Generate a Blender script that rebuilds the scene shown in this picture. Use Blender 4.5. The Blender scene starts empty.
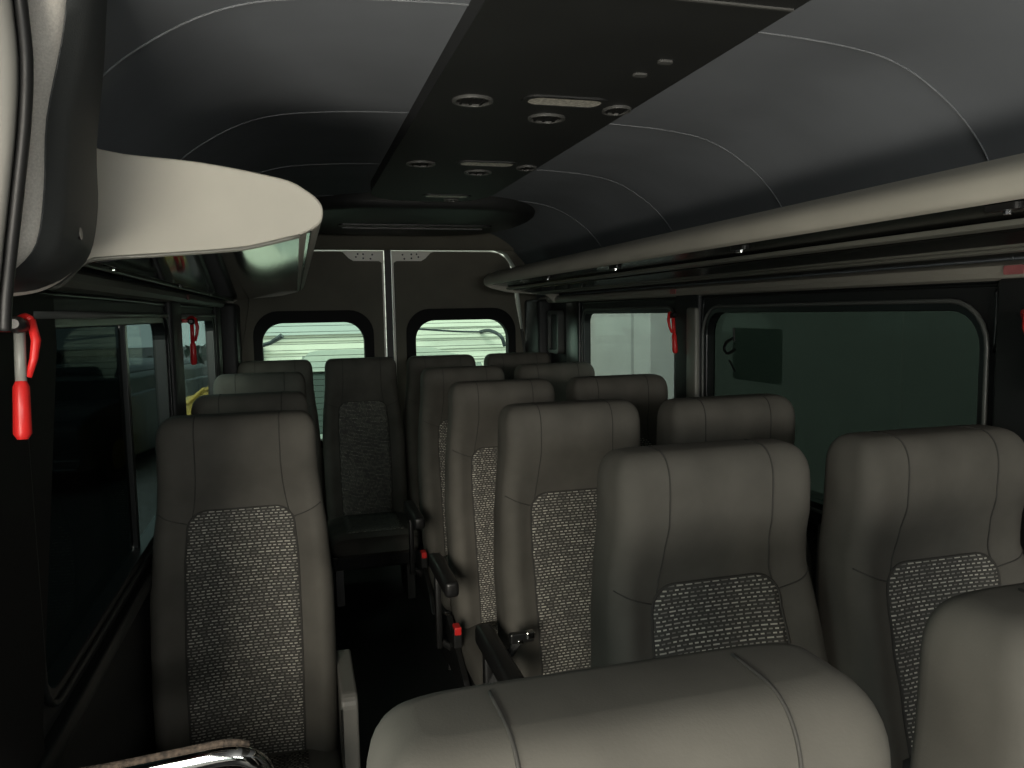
import bpy, bmesh, math, random
from mathutils import Vector, Matrix
random.seed(4)
PI = math.pi
S = bpy.context.scene
COL = S.collection

# ------------------------------------------------------------------ materials
def mat(name, color, rough=0.6, metal=0.0, spec=0.5, noise=None, bump=None, emit=None):
    m = bpy.data.materials.new(name); m.use_nodes = True
    nt = m.node_tree; b = nt.nodes['Principled BSDF']
    b.inputs['Base Color'].default_value = (*color, 1)
    b.inputs['Roughness'].default_value = rough
    b.inputs['Metallic'].default_value = metal
    b.inputs['Specular IOR Level'].default_value = spec
    tc = nt.nodes.new('ShaderNodeTexCoord')
    if noise:
        sc, amt = noise
        n = nt.nodes.new('ShaderNodeTexNoise'); n.inputs['Scale'].default_value = sc
        n.inputs['Detail'].default_value = 5
        nt.links.new(tc.outputs['Object'], n.inputs['Vector'])
        r = nt.nodes.new('ShaderNodeValToRGB')
        r.color_ramp.elements[0].position = 0.3; r.color_ramp.elements[1].position = 0.7
        r.color_ramp.elements[0].color = (*[c*(1-amt) for c in color], 1)
        r.color_ramp.elements[1].color = (*[min(1, c*(1+amt)) for c in color], 1)
        nt.links.new(n.outputs['Fac'], r.inputs['Fac'])
        nt.links.new(r.outputs['Color'], b.inputs['Base Color'])
    if bump:
        sc, st = bump
        n2 = nt.nodes.new('ShaderNodeTexNoise'); n2.inputs['Scale'].default_value = sc
        nt.links.new(tc.outputs['Object'], n2.inputs['Vector'])
        bp = nt.nodes.new('ShaderNodeBump'); bp.inputs['Strength'].default_value = st
        bp.inputs['Distance'].default_value = 0.004
        nt.links.new(n2.outputs['Fac'], bp.inputs['Height'])
        nt.links.new(bp.outputs['Normal'], b.inputs['Normal'])
    if emit:
        b.inputs['Emission Color'].default_value = (*emit[0], 1)
        b.inputs['Emission Strength'].default_value = emit[1]
    return m

def glass(name, tint, refl=0.6, ior=1.22, rough=0.03):
    m = bpy.data.materials.new(name); m.use_nodes = True
    nt = m.node_tree; nt.nodes.clear()
    out = nt.nodes.new('ShaderNodeOutputMaterial')
    t = nt.nodes.new('ShaderNodeBsdfTransparent'); t.inputs['Color'].default_value = (*[math.sqrt(c) for c in tint], 1)   # two faces per pane
    g = nt.nodes.new('ShaderNodeBsdfGlossy'); g.inputs['Roughness'].default_value = rough
    g.inputs['Color'].default_value = (0.9, 0.95, 0.92, 1)
    f = nt.nodes.new('ShaderNodeFresnel'); f.inputs['IOR'].default_value = 1.45
    mx = nt.nodes.new('ShaderNodeMixShader')
    geo = nt.nodes.new('ShaderNodeNewGeometry'); mr = nt.nodes.new('ShaderNodeMapRange')
    mr.inputs['To Min'].default_value = ior; mr.inputs['To Max'].default_value = 1/ior
    nt.links.new(geo.outputs['Backfacing'], mr.inputs['Value']); nt.links.new(mr.outputs[0], f.inputs['IOR'])
    rf = nt.nodes.new('ShaderNodeMath'); rf.operation = 'MULTIPLY'; rf.inputs[1].default_value = refl
    nt.links.new(f.outputs[0], rf.inputs[0]); nt.links.new(rf.outputs[0], mx.inputs['Fac'])
    nt.links.new(t.outputs[0], mx.inputs[1]); nt.links.new(g.outputs[0], mx.inputs[2])
    nt.links.new(mx.outputs[0], out.inputs['Surface'])
    return m

def dash_fabric(name='dash_fabric', axis='Z'):
    """grey weave with staggered rows of short pale dashes"""
    m = bpy.data.materials.new(name); m.use_nodes = True
    nt = m.node_tree; b = nt.nodes['Principled BSDF']; L = nt.links.new
    b.inputs['Roughness'].default_value = 0.9; b.inputs['Specular IOR Level'].default_value = 0.2
    tc = nt.nodes.new('ShaderNodeTexCoord'); sp = nt.nodes.new('ShaderNodeSeparateXYZ')
    L(tc.outputs['Object'], sp.inputs[0])
    cb = nt.nodes.new('ShaderNodeCombineXYZ')
    mx = nt.nodes.new('ShaderNodeMath'); mx.operation = 'MULTIPLY'; mx.inputs[1].default_value = 1.0; L(sp.outputs['X'], mx.inputs[0])
    L(mx.outputs[0], cb.inputs['X']); L(sp.outputs[axis], cb.inputs['Y'])
    br = nt.nodes.new('ShaderNodeTexBrick'); L(cb.outputs[0], br.inputs['Vector'])
    br.inputs['Scale'].default_value = 1000.0
    br.inputs['Brick Width'].default_value = 11.6; br.inputs['Row Height'].default_value = 7.0
    br.inputs['Mortar Size'].default_value = 2.4; br.inputs['Mortar Smooth'].default_value = 0.12
    br.offset = 0.43; br.squash = 1.5; br.squash_frequency = 3
    br.inputs['Color1'].default_value = (0.60, 0.58, 0.50, 1)
    br.inputs['Color2'].default_value = (0.15, 0.145, 0.135, 1)
    br.inputs['Mortar'].default_value = (0.074, 0.071, 0.065, 1)
    br.inputs['Bias'].default_value = -0.05
    L(br.outputs['Color'], b.inputs['Base Color'])
    bp = nt.nodes.new('ShaderNodeBump'); bp.inputs['Strength'].default_value = 0.3; bp.inputs['Distance'].default_value = 0.001
    L(br.outputs['Fac'], bp.inputs['Height']); L(bp.outputs['Normal'], b.inputs['Normal'])
    return m

M = dict(
    fabric=mat('charcoal_seat_fabric', (0.098, 0.092, 0.080), 0.82, spec=0.25, noise=(9, 0.16), bump=(420, 0.045)),
    dash=dash_fabric(), dashflat=dash_fabric('dash_fabric_flat', 'Y'),
    seam=mat('seam_thread', (0.048, 0.045, 0.040), 0.8),
    shell=mat('seat_shell_plastic', (0.02, 0.02, 0.02), 0.5),
    frame=mat('black_steel', (0.015, 0.015, 0.015), 0.4),
    sidegrey=mat('grey_side_plastic', (0.17, 0.165, 0.15), 0.4),
    blackp=mat('black_plastic', (0.012, 0.012, 0.012), 0.35),
    blackm=mat('matt_black_trim', (0.014, 0.015, 0.015), 0.55, bump=(300, 0.1)),
    head=mat('grey_headliner', (0.182, 0.195, 0.212), 0.95, spec=0.1, noise=(3, 0.10), bump=(600, 0.1)),
    headseam=mat('headliner_seam', (0.17, 0.18, 0.19), 0.8),
    console=mat('console_plastic', (0.017, 0.018, 0.0175), 0.55, noise=(5, 0.15), bump=(500, 0.1)),
    consolelip=mat('console_vent_ring', (0.085, 0.085, 0.08), 0.4),
    lens=mat('lamp_lens', (0.55, 0.53, 0.46), 0.25, noise=(160, 0.35), bump=(260, 0.4)),
    rack=mat('rack_grey_plastic', (0.46, 0.44, 0.38), 0.62, noise=(4, 0.10), bump=(500, 0.06)),
    rail=mat('rail_grey_plastic', (0.30, 0.285, 0.245), 0.5),
    gloss=mat('gloss_black', (0.008, 0.010, 0.010), 0.07, spec=0.8),
    glossr=mat('satin_black', (0.010, 0.010, 0.009), 0.22),
    ridge=mat('grey_ridge', (0.16, 0.16, 0.137), 0.4),
    chromespot=mat('chrome_catch', (0.8, 0.8, 0.8), 0.15, metal=1),
    pillar=mat('pillar_grey_fabric', (0.62, 0.59, 0.54), 0.9, spec=0.15, noise=(400, 0.12), bump=(700, 0.2)),
    deepblack=mat('black_rubber_surround', (0.005, 0.005, 0.005), 0.65, spec=0.2),
    panelgrey=mat('dark_inner_panel', (0.035, 0.038, 0.038), 0.6, bump=(500, 0.1)),
    louvre=mat('louvre_black', (.004, .004, .004), .7),
    rubber=mat('rubber_seal', (0.012, 0.012, 0.012), 0.5),
    sealgrey=mat('door_seal_grey', (0.34, 0.33, 0.30), 0.6),
    winframe=mat('window_frame_black', (0.008, 0.009, 0.009), 0.3),
    wintrim=mat('window_edge_grey', (0.095, 0.10, 0.093), 0.33),
    floor=mat('black_floor_vinyl', (0.012, 0.013, 0.013), 0.55, noise=(40, 0.3)),
    doortrim=mat('door_trim_board', (0.125, 0.117, 0.092), 0.75, noise=(6, 0.1), bump=(300, 0.08)),
    whitemetal=mat('white_painted_metal', (0.86, 0.85, 0.76), 0.4),
    red=mat('red_plastic', (0.62, 0.022, 0.020), 0.35),
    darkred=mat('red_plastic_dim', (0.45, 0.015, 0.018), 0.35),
    grey=mat('grey_plastic', (0.26, 0.26, 0.24), 0.35),
    steel=mat('steel', (0.6, 0.6, 0.58), 0.2, metal=1),
    chrome=mat('chrome', (0.78, 0.77, 0.75), 0.08, metal=1, noise=(60, 0.12)),
    brownrefl=mat('brown_reflection', (0.05, 0.036, 0.026), 0.9, noise=(130, 0.7), bump=(160, 0.9)),
    pink=mat('faded_sticker', (0.30, 0.10, 0.10), 0.5, noise=(30, 0.2)),
    web=mat('belt_webbing', (0.022, 0.022, 0.022), 0.8, bump=(500, 0.2)),
    sticker=glass('window_sticker', (0.35, 0.40, 0.37), 0.0),
    ink=mat('sticker_ink', (0.001, 0.001, 0.001), 0.6),
    wire=mat('heater_wire', (0.16, 0.2, 0.17), 0.6),
    rear_glass=glass('rear_glass', (0.70, 0.86, 0.72)),
    dark_glass=glass('dark_tinted_glass', (0.024, 0.033, 0.027), 0.25),
    black_glass=glass('blackout_glass', (0.004, 0.006, 0.006), 0.12),
    mid_glass=glass('tinted_glass', (0.28, 0.315, 0.295), 0.4),
    left_glass=glass('left_tinted_glass', (0.30, 0.38, 0.36)),
    strip_glass=glass('vent_pane_glass', (0.09, 0.12, 0.117), 0.15),
    siding=mat('white_siding', (0.80, 0.82, 0.74), 0.7, noise=(0.6, 0.05)),
    fasciablue=mat('pale_blue_board', (0.55, 0.62, 0.62), 0.7),  # the fascia board's own pale blue
    asphalt=mat('asphalt', (0.10, 0.10, 0.10), 0.95, noise=(8, 0.25)),
    carpaint=mat('silver_car_paint', (0.24, 0.27, 0.25), 0.3, spec=0.6),
    cardark=mat('dark_car_paint', (0.035, 0.045, 0.055), 0.3),
    carglass=mat('car_glass', (0.02, 0.03, 0.028), 0.15, spec=0.35),
    tyre=mat('tyre', (0.02, 0.02, 0.02), 0.8),
    leaf=mat('hedge_leaves', (0.022, 0.04, 0.03), 0.8, noise=(3, 0.5)),
    yellow=mat('yellow_paint', (0.62, 0.42, 0.08), 0.5, noise=(4, 0.2)),
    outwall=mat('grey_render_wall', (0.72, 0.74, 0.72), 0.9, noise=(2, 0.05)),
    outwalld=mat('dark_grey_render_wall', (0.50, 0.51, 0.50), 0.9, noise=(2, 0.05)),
)

# ------------------------------------------------------------------ helpers
def mesh(name, verts, faces, m, parent=None, smooth=False, loc=None):
    me = bpy.data.meshes.new(name); me.from_pydata([tuple(v) for v in verts], [], faces)
    bm = bmesh.new(); bm.from_mesh(me)
    bmesh.ops.remove_doubles(bm, verts=bm.verts, dist=1e-6)
    bmesh.ops.recalc_face_normals(bm, faces=bm.faces)
    bm.to_mesh(me); bm.free()
    if smooth:
        for p in me.polygons: p.use_smooth = True
    me.materials.append(m)
    o = bpy.data.objects.new(name, me); COL.objects.link(o)
    if parent: o.parent = parent
    if loc: o.location = loc
    return o

class G:
    """collects geometry into one mesh"""
    def __init__(s): s.v = []; s.f = []
    def add(s, v, f):
        n = len(s.v); s.v += [tuple(p) for p in v]; s.f += [tuple(i+n for i in q) for q in f]; return s
    def box(s, x0, x1, y0, y1, z0, z1, bev=0.0, seg=2):
        bm = bmesh.new(); bmesh.ops.create_cube(bm, size=1)
        for v in bm.verts:
            v.co = Vector(((x0+x1)/2+v.co.x*(x1-x0), (y0+y1)/2+v.co.y*(y1-y0), (z0+z1)/2+v.co.z*(z1-z0)))
        if bev: bmesh.ops.bevel(bm, geom=bm.edges[:], offset=bev, segments=seg, affect='EDGES', profile=0.5)
        bm.verts.index_update()
        s.add([v.co[:] for v in bm.verts], [[v.index for v in f.verts] for f in bm.faces]); bm.free(); return s
    def tube(s, path, r, n=8, closed=False, caps=True):
        P = [Vector(p) for p in path]; k = len(P); rr = r if isinstance(r, (list, tuple)) else [r]*k
        rings = []; up = None
        for i in range(k):
            if closed: t = P[(i+1) % k]-P[i-1]
            else: t = P[min(i+1, k-1)]-P[max(i-1, 0)]
            t.normalize()
            if up is None:
                up = Vector((0, 0, 1)) if abs(t.z) < 0.9 else Vector((1, 0, 0))
            a = t.cross(up)
            if a.length < 1e-4: a = t.cross(Vector((0, 1, 0)))
            a.normalize(); b = a.cross(t).normalized(); up = b
            rings.append([P[i]+(a*math.cos(2*PI*j/n)+b*math.sin(2*PI*j/n))*rr[i] for j in range(n)])
        v = [p for q in rings for p in q]; f = []
        for i in range(k if closed else k-1):
            for j in range(n):
                i2 = (i+1) % k
                f.append((i*n+j, i*n+(j+1) % n, i2*n+(j+1) % n, i2*n+j))
        if caps and not closed:
            f.append(tuple(range(n))); f.append(tuple((k-1)*n+j for j in range(n)))
        s.add(v, f); return s
    def prism(s, loop, a0, a1, f):
        """loop of (u,v) extruded from a0 to a1; f(u,v,a)->xyz"""
        n = len(loop)
        v = [f(u, w, a0) for u, w in loop]+[f(u, w, a1) for u, w in loop]
        fc = [(i, (i+1) % n, n+(i+1) % n, n+i) for i in range(n)]
        fc += [tuple(range(n)), tuple(range(n, 2*n))]
        s.add(v, fc); return s
    def build(s, name, m, parent=None, smooth=False, loc=None):
        return mesh(name, s.v, s.f, m, parent, smooth, loc)

def bevel_mod(o, w=0.004, seg=2, ang=35):
    b = o.modifiers.new('bevel', 'BEVEL'); b.width = w; b.segments = seg
    b.limit_method = 'ANGLE'; b.angle_limit = math.radians(ang)
    return o

def autosmooth(o, deg=35):
    me = o.data
    for p in me.polygons: p.use_smooth = True
    bm = bmesh.new(); bm.from_mesh(me)
    for e in bm.edges:
        if len(e.link_faces) == 2 and e.calc_face_angle(0) > math.radians(deg): e.smooth = False
    bm.to_mesh(me); bm.free(); return o

def rrect(u0, u1, v0, v1, r, n=6, rb=None):
    """rounded rectangle; r for the top corners, rb for the bottom ones"""
    rb = r if rb is None else rb
    out = []
    for (cu, cv, a, rad) in ((u1-r, v1-r, 0, r), (u0+r, v1-r, 90, r), (u0+rb, v0+rb, 180, rb), (u1-rb, v0+rb, 270, rb)):
        for i in range(n+1):
            t = math.radians(a+90*i/n); out.append((cu+rad*math.cos(t), cv+rad*math.sin(t)))
    return out

def circle(cu, cv, r, n=14, rv=None):
    rv = rv or r
    return [(cu+r*math.cos(2*PI*i/n), cv+rv*math.sin(2*PI*i/n)) for i in range(n)]

def plate(name, loops, a0, a1, f, m, parent=None):
    """flat plate bounded by loops[0] with holes loops[1:], thickness a0..a1, mapped by f(u,v,a)"""
    cu = bpy.data.curves.new('tmp', 'CURVE'); cu.dimensions = '2D'; cu.fill_mode = 'BOTH'
    cu.extrude = abs(a1-a0)/2
    for lp in loops:
        sp = cu.splines.new('POLY'); sp.points.add(len(lp)-1); sp.use_cyclic_u = True
        for i, (u, v) in enumerate(lp): sp.points[i].co = (u, v, 0, 1)
    ob = bpy.data.objects.new('tmp', cu); COL.objects.link(ob)
    dg = bpy.context.evaluated_depsgraph_get(); dg.update()
    me = bpy.data.meshes.new_from_object(ob.evaluated_get(dg))
    mid = (a0+a1)/2
    vs = [f(v.co.x, v.co.y, mid+v.co.z) for v in me.vertices]
    fs = [tuple(p.vertices) for p in me.polygons]
    bpy.data.objects.remove(ob); bpy.data.curves.remove(cu); bpy.data.meshes.remove(me)
    return mesh(name, vs, fs, m, parent)

def spline(pts, k=6):
    """Catmull-Rom through pts"""
    P = [Vector(p) for p in pts]; out = []
    for i in range(len(P)-1):
        p0, p1, p2, p3 = P[max(i-1, 0)], P[i], P[i+1], P[min(i+2, len(P)-1)]
        for j in range(k):
            t = j/k
            out.append(0.5*((2*p1)+(p2-p0)*t+(2*p0-5*p1+4*p2-p3)*t*t+(3*p1-p0-3*p2+p3)*t**3))
    out.append(P[-1]); return out

def spline4(rows, k):
    out = []
    for i in range(len(rows)-1):
        q = [rows[max(i-1, 0)], rows[i], rows[i+1], rows[min(i+2, len(rows)-1)]]
        for j in range(k):
            t = j/k
            out.append(tuple(.5*((2*b)+(c-a)*t+(2*a-5*b+4*c-d)*t*t+(3*b-a-3*c+d)*t**3) for a, b, c, d in zip(*q)))
    return out+[rows[-1]]

def interp(tab, z):
    """smooth table lookup"""
    if z <= tab[0][0]: return tab[0][1]
    for (a, va), (b, vb) in zip(tab, tab[1:]):
        if z <= b:
            t = (z-a)/(b-a); t = t*t*(3-2*t)*0.5+t*0.5
            return va+(vb-va)*t
    return tab[-1][1]

def thing(name, label, cat, loc=(0, 0, 0), group=None):
    o = bpy.data.objects.new(name, None); COL.objects.link(o); o.location = loc
    o.empty_display_size = 0.1
    return tag(o, label, cat, group)
def tag(o, label, cat, group=None, kind=None):
    o['label'] = label; o['category'] = cat
    if group: o['group'] = group
    if kind: o['kind'] = kind
    return o
def struct(o, label=None, cat=None):
    o['kind'] = 'structure'
    if label: o['label'] = label
    if cat: o['category'] = cat
    return o

YZ = lambda u, v, a: (a, u, v)     # plate lying in the y-z plane
XZ = lambda u, v, a: (u, a, v)     # plate lying in the x-z plane
XY = lambda u, v, a: (u, v, a)

# ------------------------------------------------------------------ camera
cam = bpy.data.cameras.new('camera'); co = bpy.data.objects.new('camera', cam); COL.objects.link(co)
yaw, pitch, roll = map(math.radians, (15.54, -5.33, 1.0))
fw = Vector((math.sin(yaw)*math.cos(pitch), math.cos(yaw)*math.cos(pitch), math.sin(pitch)))
rt = Vector((math.cos(yaw), -math.sin(yaw), 0)); up = rt.cross(fw)
r2 = rt*math.cos(roll)-up*math.sin(roll); u2 = up*math.cos(roll)+rt*math.sin(roll)
mw = Matrix(((r2.x, u2.x, -fw.x, 0), (r2.y, u2.y, -fw.y, 0), (r2.z, u2.z, -fw.z, 0), (0, 0, 0, 1)))
co.matrix_world = Matrix.Translation((-0.51, 0, 1.40)) @ mw
cam.sensor_width = 36; cam.lens = 36*769/1024; cam.clip_start = 0.02
S.camera = co

# ------------------------------------------------------------------ shell of the minibus
WX = 0.885
CEIL_HALF = [(0, 1.885), (.30, 1.882), (.50, 1.868), (.61, 1.84), (.707, 1.785), (.769, 1.731), (.815, 1.67), (.86, 1.57), (.886, 1.46)]
half = [(p.x, p.y) for p in spline([(x, z, 0) for x, z in CEIL_HALF], 5)]
prof = [(-x, z) for x, z in reversed(half)] + half[1:]
outer = [(x*1.045, z+0.03) for x, z in reversed(prof)]
Y0, Y1 = -1.7, 4.52
struct(autosmooth(G().prism(prof+outer, Y0, Y1, XZ).build('ceiling', M['head'])), 'grey fabric headliner arching over the cabin', 'ceiling')
for i, y in enumerate((1.23, 1.90, 2.55, 3.22)):
    g = G(); g.tube([(x*0.9985, y, z-0.0005) for x, z in prof], 0.0019, 6)
    struct(g.build('trim_%d' % (i+1), M['headseam'], smooth=True))

floor_o = struct(G().box(-.95, .95, Y0, Y1, -.06, 0).build('floor', M['floor']), 'black floor of the aisle', 'floor')

W1R, W2R = (1.29, 2.44), (2.66, 3.64)
W1L, W2L = (1.20, 2.45), (2.70, 3.81)
ZB, ZT = .84, 1.398
def wall(side, name, holes):
    loops = [[(Y0, 0), (Y1, 0), (Y1, 1.62), (1.0, 1.62), (1.0, 1.70), (Y0, 1.70)]] + holes
    a0, a1 = (side*WX, side*(WX+.032))
    return struct(plate(name, loops, min(a0, a1), max(a0, a1), YZ, M['blackm']))
wall(-1, 'wall_left', [rrect(*W1L, ZB, ZT, .06), rrect(*W2L, ZB, ZT, .06), rrect(-1.66, .93, .25, 1.62, .08)])
wall(1, 'wall_right', [rrect(*W1R, ZB, ZT, .09), rrect(*W2R, ZB, ZT, .06)])
struct(plate('wall_front', [[(-.95, 0), (.95, 0), (.95, 1.9), (-.95, 1.9)], rrect(-.78, .78, 1.05, 1.72, .1)], Y0-.06, Y0, XZ, M['blackm']))

def side_window(side, n, ys, r, panes, rr=.06):
    x = side*WX
    root = bpy.data.objects.new('window_%d' % n, None); COL.objects.link(root)
    struct(root)
    o = rrect(ys[0]-.012, ys[1]+.012, ZB-.012, ZT+.012, r+.012); i = rrect(ys[0]+.012, ys[1]-.012, ZB+.012, ZT-.012, max(r-.012, .02))
    a = sorted((x-side*.006, x+side*.030))
    bevel_mod(plate('window_frame', [o, i], a[0], a[1], YZ, M['winframe'], root), .003)
    lp = rrect(ys[0]-.010, ys[1]+.010, ZB-.010, ZT+.010, r+.01)
    g = G(); g.tube([(x-side*.008, u, v) for u, v in lp], .0055, 8, closed=True)
    g.build('edge_strip', M['wintrim'] if side > 0 else M['winframe'], root, smooth=True)
    if side < 0: G().tube([(x+.012, ys[0]+.05, ZT+.010), (x+.012, ys[1]-.02, ZT+.010)], .006, 8).build('top_strip', M['wintrim'], root, smooth=True)
    for (y0, y1, m) in panes:
        a = sorted((x+side*.023, x+side*.027))
        lo = rrect(y0, y1, ZB+.008, ZT-.008, .04)
        plate('glass_pane', [lo], a[0], a[1], YZ, m, root)
    return root
side_window(-1, 1, W1L, .06, [(W1L[0]+.008, 1.985, M['black_glass']), (2.0, W1L[1]-.004, M['strip_glass'])])
g = G(); g.box(-WX-.028, -WX-.012, 1.98, 2.005, ZB+.01, ZT-.01, .003)
g.build('sliding_rail', M['winframe'], bpy.data.objects['window_1'])
side_window(-1, 2, W2L, .06, [(W2L[0]+.008, W2L[1]-.008, M['left_glass'])])
w3 = side_window(1, 3, W1R, .09, [(W1R[0]+.008, W1R[1]-.008, M['dark_glass'])])
side_window(1, 4, W2R, .06, [(W2R[0]+.008, W2R[1]-.008, M['mid_glass'])])

# window header panels, pillars and sills (mouldings of the wall)
def moulding(name, side, y0, y1, z0, z1, d, m=M['blackm'], bev=.012, din=.0):
    x0, x1 = sorted((side*(WX-d), side*(WX+.002-din)))
    return struct(autosmooth(G().box(x0, x1, y0, y1, z0, z1, bev, 3).build(name, m)))
moulding('trim_5', 1, 2.46, 2.635, .55, 1.462, .022)
moulding('trim_6', -1, 2.475, 2.67, .55, 1.462, .022)
moulding('trim_7', 1, 2.462, 2.53, .6, 1.405, .032, M['ridge'], .008)
moulding('trim_8', 1, 1.0, 1.25, .0, 1.452, .026)
moulding('trim_9', 1, 3.67, 3.86, .4, 1.452, .022, M['winframe'])
moulding('trim_10', -1, 3.84, 4.0, .4, 1.452, .022)
for side, n in ((1, 11), (-1, 12)):      # rounded rail under the rack, above the windows
    pr = [(.0, 1.452), (.012, 1.447), (.024, 1.452), (.030, 1.463), (.028, 1.476), (.018, 1.484), (.0, 1.488)]
    y0 = 1.06 if side > 0 else 1.33
    f = lambda u, v, a, s=side: (s*(WX+.002-u*1.15), a, v)
    struct(autosmooth(G().prism(pr, y0, 4.3, f).build('trim_%d' % n, M['rail'] if side > 0 else M['ridge'])))
for side, n in ((1, 13), (-1, 14)):      # sill ledge under the windows
    moulding('trim_%d' % n, side, 1.1, 4.3, .765, .80, .02, M['winframe'], .006)
# recess line above each window
for side, n, ys in ((1, 15, W1R), (1, 16, W2R), (-1, 17, W1L), (-1, 18, W2L)):
    lp = [(ys[0]-.02, ZT-.10), (ys[0]-.02, ZT+.025), (ys[0]+.02, ZT+.042), (ys[1]-.04, ZT+.042), (ys[1]+.015, ZT+.025), (ys[1]+.025, ZT-.10)]
    pts = [(side*(WX-.001), p.x, p.y) for p in spline([(a, b, 0) for a, b in lp], 5)]
    struct(G().tube(pts, .0045, 6).build('trim_%d' % n, M['winframe'], smooth=True))

# ------------------------------------------------------------------ left front pillar with fabric cover and door seal
pl = struct(bpy.data.objects.new('pillar_front', None)); COL.objects.link(pl)
def pillar_loft():
    # rows: z, inner x at the rear edge, front y, rear y, corner
    rows = [(1.430, -.845, 1.00, 1.09), (1.437, -.825, .985, 1.13), (1.455, -.800, .98, 1.15), (1.487, -.774, .98, 1.155), (1.55, -.762, .98, 1.16),
            (1.62, -.748, .955, 1.11), (1.70, -.722, .93, 1.05), (1.76, -.704, .90, 1.0), (1.82, -.690, .88, .98), (1.90, -.675, .86, .96)]
    rows = [tuple(p[:]) for p in spline4(rows, 4)]
    V = []; nseg = 6
    ring = None
    for z, xi, yf, yr in rows:
        r = .022
        pts = [(-.95, yf)]
        for k in range(nseg+1):
            a = -PI/2+PI/2*k/nseg; pts.append((xi-.016-r+r*math.cos(a), yf+r+r*math.sin(a)))
        r = .012
        for k in range(nseg+1):
            a = PI/2*k/nseg; pts.append((xi-r+r*math.cos(a), yr-r+r*math.sin(a)))
        pts.append((-.95, yr)); ring = len(pts)
        V += [(x, y, z) for x, y in pts]
    F = []
    for i in range(len(rows)-1):
        for j in range(ring):
            F.append((i*ring+j, i*ring+(j+1) % ring, (i+1)*ring+(j+1) % ring, (i+1)*ring+j))
    F.append(tuple(range(ring))); F.append(tuple((len(rows)-1)*ring+j for j in range(ring)))
    return V, F
v, f = pillar_loft(); autosmooth(mesh('pillar_cover', v, f, M['pillar'], pl), 50)
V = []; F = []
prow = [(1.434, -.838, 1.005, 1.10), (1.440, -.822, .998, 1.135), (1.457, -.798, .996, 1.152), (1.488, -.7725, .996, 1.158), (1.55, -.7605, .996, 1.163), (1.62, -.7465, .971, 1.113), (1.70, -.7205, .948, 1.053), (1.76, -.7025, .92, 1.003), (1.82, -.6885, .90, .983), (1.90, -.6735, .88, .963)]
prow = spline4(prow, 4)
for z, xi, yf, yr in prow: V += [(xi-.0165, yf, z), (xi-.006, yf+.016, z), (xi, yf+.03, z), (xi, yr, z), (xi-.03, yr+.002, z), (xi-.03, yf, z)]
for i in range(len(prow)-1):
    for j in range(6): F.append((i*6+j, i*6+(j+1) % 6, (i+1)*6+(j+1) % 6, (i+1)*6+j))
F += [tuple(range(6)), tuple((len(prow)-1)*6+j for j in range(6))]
autosmooth(mesh('inner_panel', V, F, M['panelgrey'], pl), 50)  # inner face of the cover, darker than its fabric front
G().tube([(-.785, 1.09, 1.508), (-.766, 1.09, 1.508)], .008, 12).build('screw_cap', M['blackp'], pl)
low = G(); low.prism([(.99, 0), (.99, 1.44), (1.35, 1.44), (1.35, 1.36), (1.16, .84), (1.16, 0)], -.95, -.872, lambda u, v, a: (a, u, v))
autosmooth(low.build('lower_pillar', M['deepblack'], pl))
sx = [(-.735, .83, 1.80), (-.748, .86, 1.741), (-.754, .88, 1.711), (-.757, .895, 1.659), (-.768, .915, 1.605), (-.785, .935, 1.537), (-.80, .95, 1.476), (-.81, .955, 1.423), (-.815, .96, 1.39)]
sx = [tuple(p) for p in spline(sx, 5)]
G().tube([(x-.002, y, z) for x, y, z in sx], .0065, 8).build('door_seal', M['rubber'], pl, smooth=True)
G().tube([(x-.022, y-.010, z) for x, y, z in sx], .0155, 10).build('seal_lip', M['sealgrey'], pl, smooth=True)

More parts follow.
